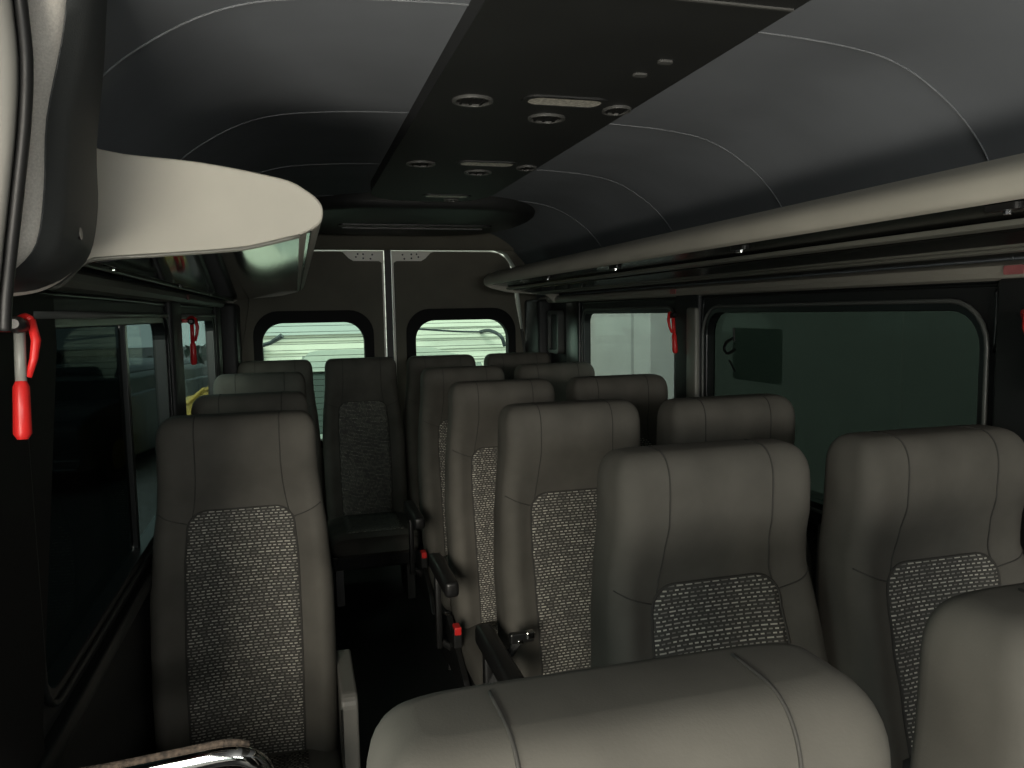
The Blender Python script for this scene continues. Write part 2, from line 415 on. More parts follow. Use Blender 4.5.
# ------------------------------------------------------------------ luggage racks
RACK = [(-.885, 1.700), (-.782, 1.654), (-.643, 1.640), (-.525, 1.619), (-.487, 1.602), (-.466, 1.584), (-.461, 1.566), (-.468, 1.547), (-.498, 1.530), (-.576, 1.511),
        (-.628, 1.505), (-.722, 1.498), (-.80, 1.492), (-.825, 1.478), (-.850, 1.452), (-.885, 1.452)]
def rack(side, y0, y1, label):
    r = thing('luggage_rack', label, 'luggage rack', (0, (y0+y1)/2, 1.5), 'overhead luggage racks')
    yo = -(y0+y1)/2; zo = -1.5
    def f(u, v, a): return (-side*u, a+yo, v+zo)
    top = [(p.x, p.y) for p in spline([(u, w, 0) for u, w in RACK[:9]], 4)]
    # closed end cap at the front, and the shelf body behind it
    under = [(-.498, 1.530), (-.50, 1.548), (-.885, 1.50)]
    body = [(p.x, p.y) for p in spline([(u, w, 0) for u, w in RACK[4:9]], 5)]
    if side < 0:
        cap = top+RACK[9:]
        autosmooth(bevel_mod(G().prism(cap, y0, y0+.022, f).build('end_cap', M['rack'], r), .003))
        rim = G(); rim.tube([f(u, w-.001, y0+.003) for u, w in [(p.x, p.y) for p in spline([(u, w, 0) for u, w in RACK[8:16]], 3)]], .004, 6)
        rim.build('cap_rim', M['ridge'], r, smooth=True)
    # front lip: hollow rounded nose running the length of the rack
    if side > 0: body = [(p.x, p.y) for p in spline([(u, w, 0) for u, w in [(-.525, 1.619), (-.487, 1.602), (-.466, 1.584), (-.461, 1.566), (-.465, 1.552), (-.478, 1.546)]], 5)]
    nose = body+[(-.50, 1.550), (-.505, 1.60)]
    lip = G().prism(nose, y0+.02, y1, f).build('front_lip', M['rack'], r)
    autosmooth(lip, 50)
    # shelf floor and top
    G().prism([(-.50, 1.590), (-.53, 1.612), (-.885, 1.66), (-.885, 1.645), (-.53, 1.595), (-.505, 1.57)], y0+.02, y1, f).build('shelf_top', M['rack'], r)
    zu = lambda u: 1.543+(u+.47)*.157-.002      # underside plane, u negative towards the wall
    def strip(name, u0, u1, dz, th, m, par=r):
        q = [(u0, zu(u0)+dz), (u1, zu(u1)+dz), (u1, zu(u1)+dz+th), (u0, zu(u0)+dz+th)]
        return bevel_mod(G().prism(q, y0+.022, y1-.01, f).build(name, m, par), .002)
    gm = M['gloss'] if side < 0 else M['glossr']
    strip('shelf_floor', -.49, -.885, .014, .012, gm)
    if side < 0:
        strip('under_panel', -.480, -.80, -.003, .010, gm)
    else:
        strip('under_panel', -.62, -.705, -.001, .010, gm)
    rg = strip('ridge', -.582 if side > 0 else -.80, -.604 if side > 0 else -.806, -.001, .010, M['ridge'])
    for a, b in ((-.722, -.735), (-.755, -.770)) if side > 0 else ((-.825, -.832),):
        strip('ridge', a, b, -.001, .010, M['ridge'])
    for y in ([.924, 1.638, 2.386, 3.1] if side > 0 else [1.5, 2.3, 3.1]):
        u = -.515 if side > 0 else -.815
        c = G().prism(rrect(y-.03, y+.03, -.012, .012, .008, 3), zu(u)+.004, zu(u)+.014, lambda a, b, c: f(u+b, c, a)).build('catch', M['blackp'], r)
        G().prism(circle(y-.004, 0, .006, 10), zu(u)-.002, zu(u)+.006, lambda a, b, c: f(u+b, c, a)).build('catch_stud', M['chromespot'], c)
        if y == 1.638:
            G().prism(circle(y+.012, 0, .006, 10), zu(u)-.002, zu(u)+.006, lambda a, b, c: f(u+b, c, a)).build('catch_stud', M['chromespot'], c)
    # rear end plate
    G().prism([(u, w) for u, w in top]+RACK[9:], y1-.012, y1, f).build('end_plate', M['rack'], r)
    return r
rack(-1, 1.30, 4.36, 'left overhead luggage rack with pale rounded front end and glossy black underside')
rack(1, .45, 4.02, 'right overhead luggage rack with long rounded grey lip above the windows')

# ------------------------------------------------------------------ ceiling console with lamps and vents
CZ = 1.848
cons = thing('overhead_console', 'long dark ceiling console with reading lamps and air vents', 'ceiling console', (0, 1.2, CZ))
def cf(u, v, a): return (u, v-1.2, a-CZ)
lp = [(-.228, -.6), (.238, -.6), (.238, 2.86)]+[(.005+.233*math.copysign(abs(math.cos(PI*k/20))**.7, math.cos(PI*k/20)), 2.84+.27*math.sin(PI*k/20)**.7) for k in range(1, 20)]+[(-.228, 2.86)]
autosmooth(bevel_mod(plate('panel', [lp], CZ, 1.90, cf, M['console'], cons), .010, 3), 60)
for k, y in enumerate((1.60, 2.30, 2.95)):
    # lens in a shallow frame
    fr = plate('lamp_frame', [rrect(-.032, .158, y-.038, y+.038, .03), rrect(-.018, .144, y-.027, y+.027, .024)], CZ-.004, CZ+.004, cf, M['console'], cons)
    bevel_mod(fr, .002)
    bevel_mod(plate('lamp_lens', [rrect(-.018, .144, y-.027, y+.027, .024)], CZ-.003, CZ+.004, cf, M['lens'], fr), .003)
    vents = [(-.132, y+.03, .044, .040), (.068, y+.140, .044, .038), (.200, y+.04, .032, .036)] if k < 2 else [(.10, y+.09, .030, .022)]
    for (x, vy, a, b) in vents:
        ring = plate('vent_ring', [circle(x, vy, a, 24, b), circle(x, vy, a*.84, 24, b*.84)], CZ-.006, CZ+.004, cf, M['consolelip'], cons)
        bevel_mod(ring, .003)
        lv = G()
        for t in (-.5, 0, .5):
            lv.box(x+a*t-.002, x+a*t+.002, vy-1.2-b*.62, vy-1.2+b*.62, -.005, .002)
        lv.add([cf(p[0], p[1], CZ-.001) for p in circle(x, vy, a*.8, 20, b*.8)], [tuple(range(20))])
        lv.build('louvre', M['louvre'], ring)
for (x, y) in ((.141, 1.392), (.153, 1.311)):
    plate('switch', [rrect(x-.014, x+.014, y-.008, y+.008, .006, 3)], CZ-.004, CZ+.004, cf, M['consolelip'], cons)
G().box(-.05, .232, 1.045-1.2, 1.050-1.2, -.003, .004).build('joint_strip', M['consolelip'], cons)

# air conditioning housing behind the console
ac = thing('air_conditioner', 'dark rounded roof air conditioning housing with a slot outlet near the rear doors', 'air conditioner', (.05, 3.4, 1.8))
def acf(u, v, a): return (u-.05, v-3.4, a-1.8)
G_ac = G()
rows = [(1.91, 1.0), (1.860, 1.0), (1.842, .99), (1.830, .965), (1.826, .93)]
V = []; n = 40
for z, s in rows:
    for k in range(n):
        t = 2*PI*k/n; c, sn = math.cos(t), math.sin(t)
        V.append(acf(.04+.56*s*math.copysign(abs(c)**.65, c), 3.72+.58*s*math.copysign(abs(sn)**.75, sn), z))
F = [(i*n+k, i*n+(k+1) % n, (i+1)*n+(k+1) % n, (i+1)*n+k) for i in range(len(rows)-1) for k in range(n)]
F += [tuple(range(n)), tuple((len(rows)-1)*n+k for k in range(n))]
autosmooth(mesh('housing', V, F, M['console'], ac), 45)
bevel_mod(plate('outlet_slot', [rrect(-.30, .44, 3.72, 3.80, .02)], 1.820, 1.832, acf, M['blackp'], ac), .003)
G().box(-.33, .36, .420, .432, .014, .030, .002).build('outlet_blade', M['consolelip'], ac)

# ------------------------------------------------------------------ rear wall and doors
YD = 4.40
struct(plate('wall_rear', [[(-.95, 0), (.95, 0), (.95, 1.93), (-.95, 1.93)], [(-.86, .02), (.86, .02), (.838, .9), (.782, 1.40), (.755, 1.66), (.70, 1.745), (.62, 1.775), (-.62, 1.775), (-.66, 1.752), (-.70, 1.722), (-.722, 1.685), (-.733, 1.637), (-.757, 1.45), (-.820, 1.10), (-.842, .80), (-.850, .02)]],
             YD+.012, YD+.10, XZ, M['doortrim']))
for side, n in ((-1, 1), (1, 2)):
    root = struct(bpy.data.objects.new('door_%d' % n, None)); COL.objects.link(root)
    fx = lambda u, v, a, s=side: (s*u, a, v)
    corner = [(.60, 1.757), (.65, 1.748), (.69, 1.722), (.715, 1.685), (.728, 1.64)]
    outer_l = [(.022, .03), (.022, 1.757)]+corner+[(.752, 1.45), (.816, 1.10), (.838, .80), (.845, .03)]
    win = rrect(.140, .697, .70, 1.366, .115, 8, .07)
    plate('door_skin', [outer_l, rrect(.118, .722, .685, 1.380, .10, 8, .08)], YD+.012, YD+.06, fx, M['whitemetal'], root)
    c2 = [(.594, 1.750), (.645, 1.741), (.683, 1.717), (.708, 1.682), (.721, 1.637)]
    trim_l = [(.034, .03), (.034, 1.690), (.05, 1.699), (.190, 1.699), (.216, 1.715), (.246, 1.746), (.262, 1.7505)]+c2+[(.745, 1.45), (.809, 1.10), (.831, .80), (.838, .03)]
    if side < 0: trim_l = trim_l[:7]+c2[:2]+[(u+.012, v+.004) for u, v in trim_l[9:]]
    bevel_mod(plate('trim_panel', [trim_l, win], YD-.002, YD+.014, fx, M['doortrim'], root), .004)
    bevel_mod(plate('window_surround', [rrect(.092, .738, .662, 1.428, .135, 8, .09), rrect(.145, .692, .705, 1.361, .110, 8, .067)], YD-.014, YD+.05, fx, M['deepblack'], root), .012, 3)
    plate('latch_plate', [[(.036, 1.703), (.192, 1.703), (.214, 1.718), (.240, 1.746), (.036, 1.748)]]+[circle(x, z, .0055, 8) for x, z in ((.085, 1.735), (.135, 1.737), (.135, 1.715), (.095, 1.712), (.175, 1.722), (.165, 1.738))],
          YD+.004, YD+.0125, fx, M['whitemetal'], root)
    plate('latch_back', [[(.036, 1.704), (.19, 1.704), (.235, 1.745), (.036, 1.746)]], YD+.010, YD+.0122, fx, M['blackp'], root)
    plate('glass_pane', [rrect(.13, .71, .695, 1.367, .095, 8, .07)], YD+.036, YD+.040, fx, M['rear_glass'], root)
    hw = G()
    for k in range(19):
        z = .74+k*.0335
        hw.box(*sorted((side*.14, side*.70)), YD+.0335, YD+.0345, z, z+.0028)
    hw.build('heating_wires', M['wire'], root)
    if side > 0: G().tube([(side*.775, YD-.006, 1.30), (side*.842, YD-.006, .78)], .008, 8).build('edge_strip', M['wintrim'], root, smooth=True)
G().box(-.018, .018, YD-.002, YD+.02, .02, 1.765).build('centre_seal', M['rubber'], bpy.data.objects['door_1'])
struct(autosmooth(G().prism([(4.36, 1.78), (4.38, 1.76), (4.42, 1.76), (4.42, 1.93), (4.30, 1.93)], -.90, .90, lambda u, v, a: (a, u, v)).build('trim_19', M['doortrim'])))
# corner posts beside the rear doors
for side, n in ((-1, 20), (1, 21)):
    struct(autosmooth(G().box(*sorted((side*.80, side*.89)), 4.14, 4.42, .0, 1.47, .02, 3).build('trim_%d' % n, M['blackm'])))

# small vent panel on the right, before the rear corner
vp = thing('vent_panel', 'small dark upright vent panel at the right rear corner', 'vent', (.86, 4.05, 1.30))
def vf(u, v, a): return (a, u-4.05, v-1.30)
bevel_mod(plate('vent_frame', [rrect(3.94, 4.125, 1.17, 1.405, .03), rrect(3.96, 4.105, 1.19, 1.385, .02)], -.012, .026, vf, M['wintrim'], vp), .004)
plate('vent_grille', [rrect(3.955, 4.11, 1.185, 1.39, .02)], .004, .026, vf, M['blackm'], vp)

# ------------------------------------------------------------------ seats
WID = [(.31, .205), (.42, .210), (.55, .213), (.72, .214), (.85, .206), (.95, .195), (1.02, .189), (1.10, .187), (1.2, .186)]
FRO = [(.31, -.098), (.42, -.088), (.50, -.078), (.60, -.060), (.70, -.036), (.80, -.008), (.88, .014), (.94, .024), (.99, .016), (1.04, .002), (1.09, .0), (1.2, .004)]
BAK = [(.31, .04), (.42, .055), (.60, .085), (.80, .115), (.95, .135), (1.05, .135), (1.2, .130)]
ZTOP = 1.16
def shape(z):
    """half width, front y, back y at height z, with the rounded top"""
    w, f, b = interp(WID, z), interp(FRO, z), interp(BAK, z)
    r = .062
    if z > ZTOP-r:
        t = (z-(ZTOP-r))/r; k = 1-max(0, 1-t**2.5)**(1/2.5)
        w -= .042*k; f += .048*k; b -= .042*k
    return w, f, b
def front_y(x, z):
    w, f, b = shape(z); u = max(-1, min(1, x/w)); c, d = (f+b)/2, (b-f)/2
    y = c-d*(1-abs(u)**11)**(1/5.5)
    bol = max(0, min(1, (0.97-z)/.10))
    y -= .022*bol*math.exp(-((abs(u)-.86)/.15)**2)
    y -= .006*(1-bol)*math.exp(-((abs(u)-.84)/.13)**2)*min(1, max(0, (ZTOP-.02-z)/.05))
    y += .010*bol*math.exp(-(u/.55)**4)
    y += .006*max(0, 1-abs(z-1.06)/.08)*0
    return y
def backrest_mesh():
    zs = [.32+.02*i for i in range(38)]+[1.075, 1.09]+[ZTOP-.062+.062*math.sin(PI/2*k/9) for k in range(1, 10)]
    zs = sorted(set(round(z, 4) for z in zs)); zs[-1] = ZTOP-.0004
    NX = 30; V = []; rows = 0
    for z in zs:
        w, f, b = shape(z); c, d = (f+b)/2, (b-f)/2
        ring = []
        for k in range(NX+1):               # front, left to right
            t = -PI/2+PI*k/NX; u = math.copysign(abs(math.sin(t))**.62, math.sin(t))
            ring.append((w*u, front_y(w*u, z), z))
        for k in range(1, NX):              # back, right to left
            t = PI/2-PI*k/NX; u = math.copysign(abs(math.sin(t))**.62, math.sin(t))
            ring.append((w*u, c+d*(1-abs(u)**7)**.2, z))
        V += ring; rows = len(ring)
    F = []
    for i in range(len(zs)-1):
        for j in range(rows):
            F.append((i*rows+j, i*rows+(j+1) % rows, (i+1)*rows+(j+1) % rows, (i+1)*rows+j))
    F += [tuple(range(rows)), tuple((len(zs)-1)*rows+j for j in range(rows))]
    return V, F
def insert_outline(n=40):
    """half-width of the patterned insert at height z"""
    pass
ZI = .930
def insert_half(z):
    h = interp([(.34, .128), (.60, .132), (.80, .131), (.90, .124), (1.0, .115)], z)
    r = .042
    if z > ZI-r:
        t = (z-(ZI-r))/r; h -= r*(1-math.sqrt(max(0, 1-t*t)))
    return h
def insert_mesh():
    zs = [.34+.02*i for i in range(29)]; zs = [z for z in zs if z < ZI-.045]+[ZI-.042+.042*math.sin(PI/2*k/8) for k in range(9)]
    N = 16; V = []; F = []
    for z in zs:
        h = insert_half(z)
        for k in range(N+1):
            x = h*(-1+2*k/N); e = min(1, (h-abs(x))/.012); e = min(e, (ZI-z)/.012)
            e = math.sqrt(max(0, 1-(1-max(0, e))**2))
            V.append((x, front_y(x, z)-.0015-.004*e, z))
    for i in range(len(zs)-1):
        for k in range(N): F.append((i*(N+1)+k, i*(N+1)+k+1, (i+1)*(N+1)+k+1, (i+1)*(N+1)+k))
    # rim back into the cushion
    bd = [i*(N+1) for i in range(len(zs))]+[(len(zs)-1)*(N+1)+k for k in range(1, N+1)]+[i*(N+1)+N for i in range(len(zs)-2, -1, -1)]
    n0 = len(V)
    for i in bd: V.append((V[i][0], V[i][1]+.012, V[i][2]))
    for a in range(len(bd)-1): F.append((bd[a], bd[a+1], n0+a+1, n0+a))
    return V, F
def seam_geo():
    g = G()
    def on(x, z, o=.0006): return (x, front_y(x, z)-o, z)
    for s in (-1, 1):
        pts = []
        zz = [ZI-.012+(ZTOP-.062-ZI+.012)*k/20 for k in range(20)]+[ZTOP-.062+.0616*math.sin(PI/2*k/24) for k in range(25)]
        for z in zz:                        # from the insert corner up and over the top
            x = .098 if z > 1.06 else .098+.010*((1.06-z)/.12)**2
            pts.append(on(x*s, z))
        y0 = pts[-1][1]; x = s*.098
        for k in range(1, 5): pts.append((x, y0+(.088-y0)*k/4, ZTOP+.0002))
        g.tube(pts, .0016, 5)
        pts = [on(s*(.118+(.190-.118)*k/12), ZI-.030+.030*(k/12)**1.2, .0006) for k in range(13)]
        g.tube(pts, .0015, 5)
    # dark welt round the insert
    pts = []
    zl = [.35+.02*k for k in range(28)]
    zl = [z for z in zl if z < ZI-.045]+[ZI-.042+.042*math.sin(PI/2*k/7) for k in range(8)]
    L = [(-insert_half(z), z) for z in zl]; Rr = [(insert_half(z), z) for z in reversed(zl)]
    g.tube([on(x, z, .001) for x, z in L+Rr], .0027, 6)
    return g
def cushion_mesh():
    # seat cushion: loft along y (front edge -.47 .. rear .02)
    rows = [(-.520, .40, .432, .175), (-.535, .375, .452, .195), (-.525, .36, .468, .205), (-.49, .35, .474, .212), (-.38, .34, .470, .214), (-.2, .335, .458, .214), (-.06, .335, .450, .210), (.03, .34, .445, .20)]
    V = []; n = 32
    for y, z0, z1, w in rows:
        z0 -= .10; z1 -= .10
        c, d = (z0+z1)/2, (z1-z0)/2
        for k in range(n):
            t = 2*PI*k/n; cs, sn = math.cos(t), math.sin(t)
            V.append((w*math.copysign(abs(cs)**.35, cs), y, c+d*math.copysign(abs(sn)**.5, sn)))
    F = [(i*n+k, i*n+(k+1) % n, (i+1)*n+(k+1) % n, (i+1)*n+k) for i in range(len(rows)-1) for k in range(n)]
    F += [tuple(range(n)), tuple((len(rows)-1)*n+k for k in range(n))]
    return V, F

def make_seat():
    t = thing('bus_seat', 'seat', 'seat')
    v, f = backrest_mesh(); mesh('backrest', v, f, M['fabric'], t, True)
    v, f = insert_mesh(); mesh('backrest_insert', v, f, M['dash'], t, True)
    seam_geo().build('seam', M['seam'], t, True)
    v, f = cushion_mesh(); autosmooth(mesh('seat_cushion', v, f, M['fabric'], t), 50)
    # patterned centre of the cushion
    V = []; F = []
    ys = [-.505, -.49, -.45, -.38, -.28, -.2, -.12]
    zz = [.468, .4745, .4755, .4725, .4665, .461, .457]
    for y, z in zip(ys, zz):
        for k in range(9): V.append((-.135+.27*k/8, y, z-.097))
    for i in range(len(ys)-1):
        for k in range(8): F.append((i*9+k, i*9+k+1, i*9+k+10, i*9+k+9))
    sm = mesh('cushion_insert', V, F, M['dashflat'], t, True)
    so = sm.modifiers.new('thick', 'SOLIDIFY'); so.thickness = .012
    g = G()                                                   # moulded shell behind the backrest
    V = []; F = []
    zs = [.34+.04*k for k in range(17)]
    for z in zs:
        w, fr, b = shape(z)
        for k in range(9):
            u = -1+2*k/8; V.append((w*.93*u, b+.012-.012*abs(u)**4, z))
    for i in range(len(zs)-1):
        for k in range(8): F.append((i*9+k, i*9+k+1, i*9+k+10, i*9+k+9))
    bs = mesh('back_shell', V, F, M['shell'], t, True); so = bs.modifiers.new('thick', 'SOLIDIFY'); so.thickness = .012; so.offset = -1
    g = G()
    g.box(-.20, .20, -.46, -.42, .18, .245, .006); g.box(-.20, .20, -.06, -.02, .18, .245, .006)
    g.box(-.205, -.175, -.47, .05, .20, .25, .006); g.box(.175, .205, -.47, .05, .20, .25, .006)
    g.build('base_frame', M['frame'], t)
    for s in (-1, 1):
        lg = G(); x = s*.17
        lg.prism([(-.40, .185), (-.34, .185), (-.30, .03), (-.12, .185), (-.06, .185), (-.20, .0), (-.44, .0)], x-.018, x+.018, lambda u, v, a: (a, u, v))
        lg.build('leg', M['frame'], t)
    return t
def dup(root):
    r = root.copy(); COL.objects.link(r)
    for ch in list(root.children):
        c = ch.copy(); COL.objects.link(c); c.parent = r
        for gch in ch.children:
            d = gch.copy(); COL.objects.link(d); d.parent = c
    return r
seat0 = make_seat()
GRP = 'grey minibus passenger seats'
SEATS = {   # key: (x, y of head front, dz, turn, label)
    'A': (-.290, .425, -.030, 0, 'nearest grey seat at the bottom centre of the photo, only its top showing'),
    'B': (.225, .455, -.025, 0, 'grey seat cut off at the bottom right corner, showing its left side'),
    'C': (.175, 1.14, 0, 0, 'brightly lit grey seat right behind the nearest seat, creased headrest and patterned insert'),
    'D': (.61, 1.09, .008, 0, 'grey seat beside the large right window, at the right edge of the photo'),
    'E': (.178, 1.85, 0, 0, 'grey aisle seat with a silver belt tongue at its side, second behind the nearest'),
    'F': (.612, 1.79, 0, 0, 'grey window seat in front of the pillar at the large right window'),
    'G': (.180, 2.56, 0, 0, 'dim aisle seat right of the aisle with the larger red belt buckle beside it'),
    'H': (.622, 2.56, 0, 0, 'dark window seat whose rounded top covers the lower pale right rear window'),
    'I': (.200, 3.32, 0, 0, 'dark aisle seat with the far small red belt buckle, fourth behind the nearest'),
    'K': (.640, 3.33, 0, 0, 'dark window seat in the fourth right row, its top below the vent panel'),
    'M': (-.189, 4.10, .012, 0, 'black upright seat of the back row at the end of the aisle'),
    'J': (.246, 4.10, .012, 0, 'back row seat in front of the right rear door window, left half'),
    'L': (.681, 4.10, .012, 0, 'back row seat at the right corner beside the rear door edge'),
    'T': (-.625, 4.10, .012, 0, 'back row seat at the left corner, before the left rear door window'),
    'P': (-.660, 1.95, 0, 0, 'large single grey seat left of the aisle with full patterned insert'),
    'Q': (-.668, 2.66, -.018, 0, 'second single seat on the left, its grey top just above the large one'),
    'R': (-.668, 3.37, 0, 0, 'third single seat on the left, grey top behind the second one'),
}
first = True; seat_ob = {}
for k, (x, y, dz, tz, lab) in SEATS.items():
    o = seat0 if first else dup(seat0); first = False
    o.location = (x, y, dz); o.rotation_euler = (0, 0, math.radians(tz))
    o['label'] = lab; o['category'] = 'seat'; o['group'] = GRP
    seat_ob[k] = o

# seat fittings that belong to single seats
def buckle(seat, x, y, z, tilt=0.0, red=True):
    g = G(); g.tube([(x+.035, y+.10, .22), (x+.02, y+.10, .30), (x+.005, y+.05, .34+(z-.34)*.4), (x, y, z-.03)], [.010, .010, .009, .010], 8)
    st = g.build('belt_stalk', M['web'], seat)
    b = G(); b.box(x-.014, x+.014, y-.026, y+.026, z-.045, z+.018, .005)
    bb = b.build('belt_buckle', M['blackp'], seat)
    if red: G().box(x-.011, x+.011, y-.031, y+.012, z+.0, z+.026, .004).build('release_button', M['red'], bb)
    return bb
buckle(seat_ob['G'], -.238, -.22, .385)
buckle(seat_ob['I'], -.232, -.15, .375)
# E: belt tongue held up on its strap
e = seat_ob['E']
bt = G(); bt.tube([(-.205, -.02, .24), (-.235, -.02, .34), (-.262, -.11, .44), (-.275, -.16, .53), (-.252, -.17, .585), (-.215, -.17, .630)], [.012, .016, .017, .016, .010, .010], 8)
bt.build('belt_strap', M['web'], e)
tg = G(); tg.box(-.238, -.180, -.182, -.164, .628, .652, .004)
tgo = tg.build('belt_tongue', M['blackp'], e)
G().box(-.200, -.180, -.186, -.166, .636, .654, .003).build('tongue_plate', M['steel'], tgo)
G().box(-.222, -.210, -.186, -.166, .628, .638, .002).build('tongue_plate', M['steel'], tgo)
sp = G(); sp.box(-.268, -.232, -.30, .06, .30, .56, .012)
for k in ('E',):
    G().tube([(-.262, -.10, .36), (-.262, -.10, .50), (-.262, -.08, .53)], .006, 8).build('recline_lever', M['steel'], seat_ob[k])
for k, zt in (('E', .635), ('G', .60), ('I', .60)):
    g = G(); g.box(-.296, -.252, -.36, -.05, zt-.05, zt, .012, 3)
    g.box(-.282, -.262, -.10, -.07, .28, zt-.02, .005)
    g.tube([(-.262, -.085, .30), (-.19, -.085, .24)], .012, 8)
    autosmooth(g.build('armrest', M['blackp'], seat_ob[k]))
for k in ('G', 'I', 'E'):
    g = G(); g.prism([(-.36, .20), (.02, .20), (.06, .34), (-.04, .37), (-.30, .26)], -.236, -.216, lambda u, v, a: (a, u, v))
    bevel_mod(g.build('side_panel', M['blackp'], seat_ob[k]), .004)
g = G(); g.prism(rrect(-.235, .05, .18, .535, .03, 5), .212, .250, lambda u, v, a: (a, u, v))
bevel_mod(g.build('side_panel', M['sidegrey'], seat_ob['P']), .006, 3)
G().tube([(.2125, -.236, .22), (.2125, -.236, .51)], .003, 6).build('metal_edge', M['steel'], seat_ob['P'])

# ------------------------------------------------------------------ emergency hammers and stickers
def hammer(loc, side, label, lean=0.0, scale=1.0, colr='red'):
    t = thing('emergency_hammer', label, 'emergency hammer', loc, 'red window hammers')
    s = -side            # away from the wall
    t.rotation_euler = (lean, 0, 0); t.scale = (scale,)*3
    g = G(); g.tube([(s*.012, 0, -.135), (s*.012, 0, -.128), (s*.012, 0, -.07), (s*.012, 0, -.062)], [.006, .0105, .0095, .006], 12)
    autosmooth(g.build('handle', M[colr], t), 40)
    G().tube([(s*.012, 0, -.066), (s*.012, 0, .0)], .0065, 10).build('shaft', M['grey'] if side < 0 and colr == 'red' else M[colr], t, True)
    h = G(); h.tube([(s*.012, -.02, .006), (s*.012, -.014, .006), (s*.012, .014, .006), (s*.012, .026, .006)], [.006, .0105, .0105, .003], 12)
    autosmooth(h.build('head', M['blackp'], t), 40)
    b = G()
    path = [(s*.0, .030, .004), (s*.0, .034, .016), (s*.012, .022, .020), (s*.022, .008, .014)]
    b.tube([(p.x, p.y, p.z) for p in spline(path, 5)], .005, 8)
    b.tube([(s*.022, .010, .014), (s*.0275, .008, -.012), (s*.025, .006, -.035), (s*.019, .004, -.058)], [.0055, .006, .005, .004], 8)
    x0, x1 = sorted((-s*.036, s*.004)); b.box(x0, x1, .026, .036, .002, .014, .003)
    b.build('bracket', M[colr], t, True)
    return t
hammer((-.853, 1.085, 1.388), -1, 'red window hammer hanging on the near left pillar beside the fabric cover', lean=-.13)
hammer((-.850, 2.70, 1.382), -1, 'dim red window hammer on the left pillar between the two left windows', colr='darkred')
hammer((.850, 2.60, 1.372), 1, 'red window hammer on the right pillar beside the pale right rear window', lean=math.radians(-8))
hammer((.846, 1.137, 1.368), 1, 'red window hammer cut off by the right edge of the photo', lean=math.radians(-9))
def sign(side, y, z, label):
    x = side*(WX-.038)
    o = plate('hammer_sticker', [rrect(y-.022, y+.022, z-.009, z+.009, .004, 3)], *sorted((x, x+side*.003)), YZ, M['pink'])
    return tag(o, label, 'sticker', 'hammer signs on the window rails')
sign(-1, 2.74, 1.468, 'faded pink sticker on the left rail above the dim red hammer')
sign(1, 2.62, 1.466, 'faded pink sticker on the right rail above the hammer at the pale window')
sign(1, 1.20, 1.466, 'faded pink sticker on the right rail at the right edge of the photo')

# sticker on the large right window, seen from behind
st = thing('window_sticker', 'dark square sticker with black strokes in the corner of the large right window', 'sticker', (.90, 2.2, 1.26))
def sf(u, v, a): return (a, u-2.2, v-1.26)
plate('sticker_sheet', [rrect(2.02, 2.29, 1.165, 1.335, .006, 3)], .0, .002, sf, M['sticker'], st)
gl = G()
gl.tube([sf(2.285, 1.335, -.001), sf(2.280, 1.29, -.001)], .004, 6)
gl.tube([sf(p.x, p.y, -.001) for p in spline([(2.29, 1.30, 0), (2.33, 1.285, 0), (2.345, 1.262, 0), (2.32, 1.248, 0), (2.28, 1.262, 0)], 5)], .005, 6)
gl.tube([sf(2.31, 1.225, -.001), sf(2.275, 1.19, -.001)], .0035, 6)
gl.build('sticker_strokes', M['ink'], st)

# ------------------------------------------------------------------ entry partition with chrome grab rail
pt = thing('entry_partition', 'low partition with a chrome top rail in the bottom left corner', 'partition', (-.715, 1.12, -.022))
autosmooth(bevel_mod(G().box(-.15, .13, -.015, .015, .022, .70, .012, 3).build('panel', M['blackm'], pt), .003))
rp = [(-.145, 0, .60), (-.145, 0, .77), (-.125, -.005, .796), (-.07, -.01, .796), (.02, -.015, .803), (.085, -.02, .808), (.118, -.02, .798), (.135, -.01, .77), (.14, 0, .72), (.13, 0, .60)]
G().tube([(p.x, p.y, p.z) for p in spline(rp, 6)], .0135, 14).build('grab_rail', M['chrome'], pt, True)
rp2 = [(-.125, .004, .806), (-.07, .0, .808), (.02, -.004, .815), (.085, -.008, .820), (.115, -.008, .812)]
G().tube([(p.x, p.y, p.z) for p in spline(rp2, 6)], .0065, 8).build('rail_reflection', M['brownrefl'], pt, True)  # brown reflection along the chrome, built as a coloured strip

# ------------------------------------------------------------------ outside
GZ = -.65
struct(G().box(-40, 40, -30, 60, GZ-.1, GZ).build('ground', M['asphalt']), 'grey asphalt yard', 'ground')
bd = thing('building', 'white clad building behind the bus, seen through the rear windows', 'building', (3.5, 14, GZ))
g = G()
for k in range(30):
    z = k*.2; g.add([(-4.9, 0, z), (9, 0, z), (9, -.03, z+.005), (-4.9, -.03, z+.005), (-4.9, 0, z+.2), (9, 0, z+.2)], [(0, 1, 2, 3), (3, 2, 5, 4)])
g.box(-4.9, 9, .0, .3, 0, 6.0)
g.build('wall', M['siding'], bd)
G().box(-4.9, -2.75, -.10, -.02, 1.72, 2.2).build('fascia_board', M['fasciablue'], bd)
G().tube([(p.x, p.y, p.z) for p in spline([(-1.9, -.2, 1.78), (-1.2, -.2, 1.72), (-.72, -.2, 1.70)], 6)], .02, 6).build('cable', M['cardark'], bd)
G().tube([(p.x, p.y, p.z) for p in spline([(-.72, -.05, 1.70), (-.6, -.3, 1.72), (-.45, -.5, 1.62), (-.38, -.5, 1.44)], 6)], .035, 8).build('lamp_arm', M['cardark'], bd, True)
G().tube([(-4.62, -.1, 1.30), (-4.62, -.1, 1.55), (-4.45, -.25, 1.60), (-4.25, -.3, 1.72)], [.05, .05, .035, .05], 8).build('wall_bracket', M['cardark'], bd)

